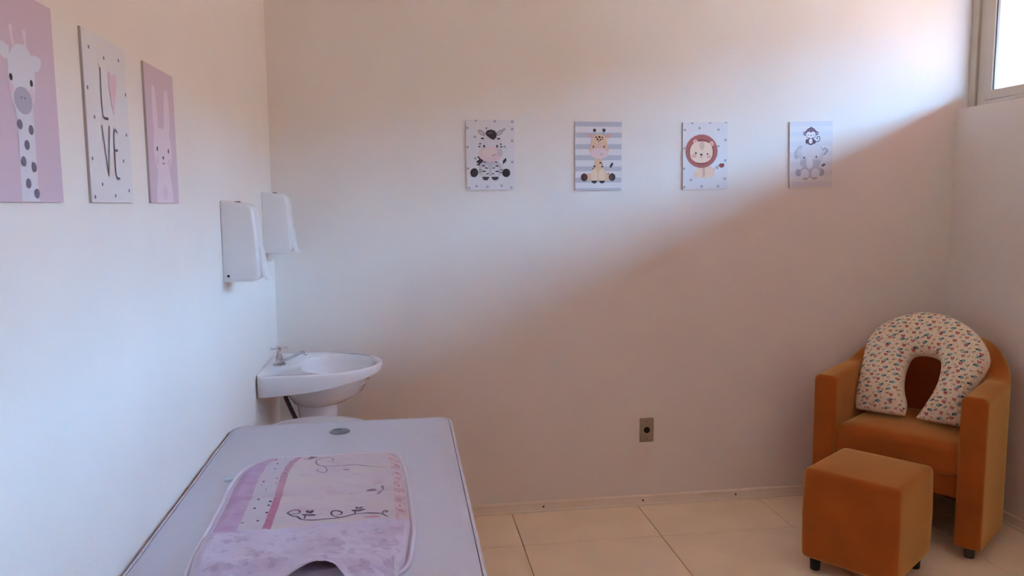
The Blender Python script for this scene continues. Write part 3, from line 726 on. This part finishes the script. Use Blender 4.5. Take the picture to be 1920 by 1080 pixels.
def lt(sock, thr):
    n = N.new('ShaderNodeMath'); n.operation = 'LESS_THAN'; L.new(sock, n.inputs[0]); n.inputs[1].default_value = thr; return n.outputs[0]
def mul(a, b):
    n = N.new('ShaderNodeMath'); n.operation = 'MULTIPLY'; L.new(a, n.inputs[0]); L.new(b, n.inputs[1]); return n.outputs[0]
def sep(v): s_ = N.new('ShaderNodeSeparateColor'); L.new(v.outputs['Color'], s_.inputs[0]); return s_.outputs[0]
def over(base, fac, col):
    n = N.new('ShaderNodeMix'); n.data_type = 'RGBA'; L.new(fac, n.inputs['Factor'])
    if isinstance(base, tuple): n.inputs['A'].default_value = (*base, 1)
    else: L.new(base, n.inputs['A'])
    n.inputs['B'].default_value = (*col, 1); return n.outputs['Result']
def rng(sock, a, b):
    n = N.new('ShaderNodeMath'); n.operation = 'COMPARE'; L.new(sock, n.inputs[0]); n.inputs[1].default_value = (a+b)/2; n.inputs[2].default_value = (b-a)/2; return n.outputs[0]
v2 = vor(85, (.3, .1, 0), 1); c2 = sep(v2)
col = over(rgb(246, 232, 206), lt(v2.outputs['Distance'], .22), rgb(232, 212, 180))
col = over(col, mul(lt(v2.outputs['Distance'], .16), rng(c2, .7, 1)), rgb(206, 158, 138))
L.new(col, bs.inputs['Base Color'])
nz = N.new('ShaderNodeTexNoise'); nz.inputs['Scale'].default_value = 45; L.new(tc.outputs['Object'], nz.inputs['Vector'])
bp = N.new('ShaderNodeBump'); bp.inputs['Strength'].default_value = .9; bp.inputs['Distance'].default_value = .006; L.new(nz.outputs['Fac'], bp.inputs['Height']); L.new(bp.outputs['Normal'], bs.inputs['Normal'])

OUT = [(-.208, .000), (-.219, .046), (-.221, .150), (-.222, .215), (-.224, .285), (-.214, .345), (-.183, .401), (-.103, .458), (-.007, .487), (.093, .477), (.184, .434), (.245, .373), (.278, .306), (.270, .246), (.245, .170), (.226, .084), (.214, .002)]
INN = [(.000, .004), (-.002, .054), (-.028, .124), (-.036, .198), (-.026, .266), (.008, .288), (.060, .288), (.100, .264), (.106, .193), (.093, .117), (.070, .053), (.044, .004)]
def resample(p, n):
    p = smooth_line(p, 6); d = [0]
    for a, b in zip(p, p[1:]): d.append(d[-1]+math.hypot(b[0]-a[0], b[1]-a[1]))
    out = []; j = 0
    for k in range(n):
        t = d[-1]*k/(n-1)
        while j < len(d)-2 and d[j+1] < t: j += 1
        f_ = (t-d[j])/max(1e-9, d[j+1]-d[j]); out.append((p[j][0]+(p[j+1][0]-p[j][0])*f_, p[j][1]+(p[j+1][1]-p[j][1])*f_))
    return out
MM = 64
po, pi_ = resample(OUT, MM), resample(INN, MM)
rings = []; NC = 28
for k in range(MM):
    o, i_ = Vector(po[k]), Vector(pi_[k]); c = (o+i_)/2; hw = (o-i_)/2
    endk = min(k, MM-1-k)
    tk = .062*(.35+.65*sm(0, 7, endk)**.7) if endk < 7 else .062
    ring = []
    for a in range(NC):
        q = 2*PI*a/NC; ca, sa = math.cos(q), math.sin(q)
        e = math.copysign(abs(ca)**.75, ca)
        p = c+hw*e; z = tk*math.copysign(abs(sa)**.8, sa)
        wr = .004*noise.noise((p.x*26, p.y*26, z*20+3))+.003*math.sin(k*.9+2*math.sin(k*.37))*abs(e)**3
        ring.append((p.x, p.y, z*(1+wr*9)+.068))
    rings.append(ring)
pr_ = thing('nursing_pillow', 'cream U-shaped nursing pillow with red and blue print on the armchair', 'pillow', (2.695, -.39, .484), Matrix((Wd, VP, nP)).transposed())
pillow = MB().loft(rings).build('cover', pil_m, pr_, 80)
pillow.location = (0, 0, -.068)
MB().tube([(x, y, .068) for x, y in po[::2]], .0028, 6).build('seam', mat('pillow_seam', rgb(226, 202, 166), .9), pr_, 60).location = (0, 0, -.068)

# printed sea-creature motifs lying on the pillow's cloth
from mathutils.bvhtree import BVHTree
bv = BVHTree.FromPolygons([Vector(v.co) for v in pillow.data.vertices], [list(p.vertices) for p in pillow.data.polygons])
MT = MB(); rm = random.Random(5)
def lay(pts, col, lift):
    vs = []
    for x, y in pts+[(sum(p[0] for p in pts)/len(pts), sum(p[1] for p in pts)/len(pts))]:
        h, nrm, _, _ = bv.ray_cast(Vector((x, y, .5)), Vector((0, 0, -1)))
        if h is None or abs(nrm.z) < .22: return
        vs.append((x, y, h.z+lift))
    n = len(pts); MT.add(vs, [(i, (i+1) % n, n) for i in range(n)], col)
def blob(cx, cy, a, b, r, col, lift=.0006, n=9):
    c, d = math.cos(r), math.sin(r)
    lay([(cx+a*math.cos(q)*c-b*math.sin(q)*d, cy+a*math.cos(q)*d+b*math.sin(q)*c) for q in [2*PI*k/n for k in range(n)]], col, lift)
blues, reds, tans = [rgb(126, 166, 176), rgb(112, 154, 160), rgb(142, 176, 182)], [rgb(190, 92, 90), rgb(202, 120, 112), rgb(178, 84, 84)], [rgb(196, 164, 128), rgb(190, 150, 130), rgb(178, 172, 140)]
for r_ in range(27):
    for c_ in range(24):
        x = -.27+c_*.0255+(.0128 if r_ % 2 else 0)+rm.uniform(-.006, .006); y = -.02+r_*.0195+rm.uniform(-.006, .006)
        k = (c_+r_*2) % 4; an = rm.choice((0, PI))+rm.uniform(-.35, .35)+.25
        if k == 0:
            blob(x, y, .0098, .0062, an, rm.choice(blues)); q = Vector((math.cos(an), math.sin(an)))
            blob(x+.0088*q.x, y+.0088*q.y, .0038, .0034, an, rgb(40, 46, 54), .0010, 6); blob(x-.0040*q.x, y-.0040*q.y+.001, .0034, .0030, an, rgb(168, 190, 190), .0010, 6)
        elif k == 2:
            cc = rm.choice(reds); blob(x, y, .0068, .0056, an, cc); blob(x-.005, y+.005, .0034, .003, 0, cc, .0009, 6); blob(x+.005, y+.005, .0034, .003, 0, cc, .0009, 6)
            blob(x, y-.001, .003, .002, 0, rgb(226, 190, 170), .0012, 6)
        else:
            cc = rm.choice(tans); blob(x, y, .006, .0042, an, cc)
            if rm.random() < .45: blob(x+.006, y+.003, .0024, .0022, 0, rgb(52, 48, 46), .0009, 6)
            else: blob(x, y, .0034, .002, an, rgb(224, 206, 174), .0009, 6)
mo = MT.build('printed_motifs', attr_mat('pillow_ink', .85), pr_); mo.location = (0, 0, -.068); tag(mo, kind='stuff')

# ------------------------------------------------------------------ footstool
OT = thing('footstool', 'cube-shaped mustard suede footstool in front of the armchair', 'footstool', (2.298, -.752, 0), Matrix.Rotation(-.934, 3, 'Z'))
bm = bmesh.new(); bmesh.ops.create_cube(bm, size=1)
for v in bm.verts: v.co = Vector((v.co.x*.352, v.co.y*.372, .052+(v.co.z+.5)*.356))
bmesh.ops.bevel(bm, geom=bm.edges[:], offset=.024, segments=4, profile=.55, affect='EDGES')
bmesh.ops.subdivide_edges(bm, edges=[e for e in bm.edges if e.calc_length() > .1], cuts=7, use_grid_fill=True)
for v in bm.verts:
    x, y, z = v.co; q = (z-.2235)/.178
    b = .004*(1-abs(q))
    if z > .30: v.co.z += .006*math.cos(min(1, abs(x)/.18)*PI/2)*math.cos(min(1, abs(y)/.18)*PI/2)*sm(.37, .405, z)
    v.co.x += b*math.copysign(1, x)*(abs(x) > .15); v.co.y += b*math.copysign(1, y)*(abs(y) > .15)
bm.verts.index_update()
MB().add([v.co[:] for v in bm.verts], [[v.index for v in f.verts] for f in bm.faces]).build('upholstery', suede, OT, 40); bm.free()
for sx in (-1, 1):
    for sy in (-1, 1):
        MB().lathe([(.0001, 0), (.017, 0), (.019, .003), (.021, .054), (.0001, .054)], (sx*.135, sy*.14, 0), 16).build('foot', blackp, OT, 40)
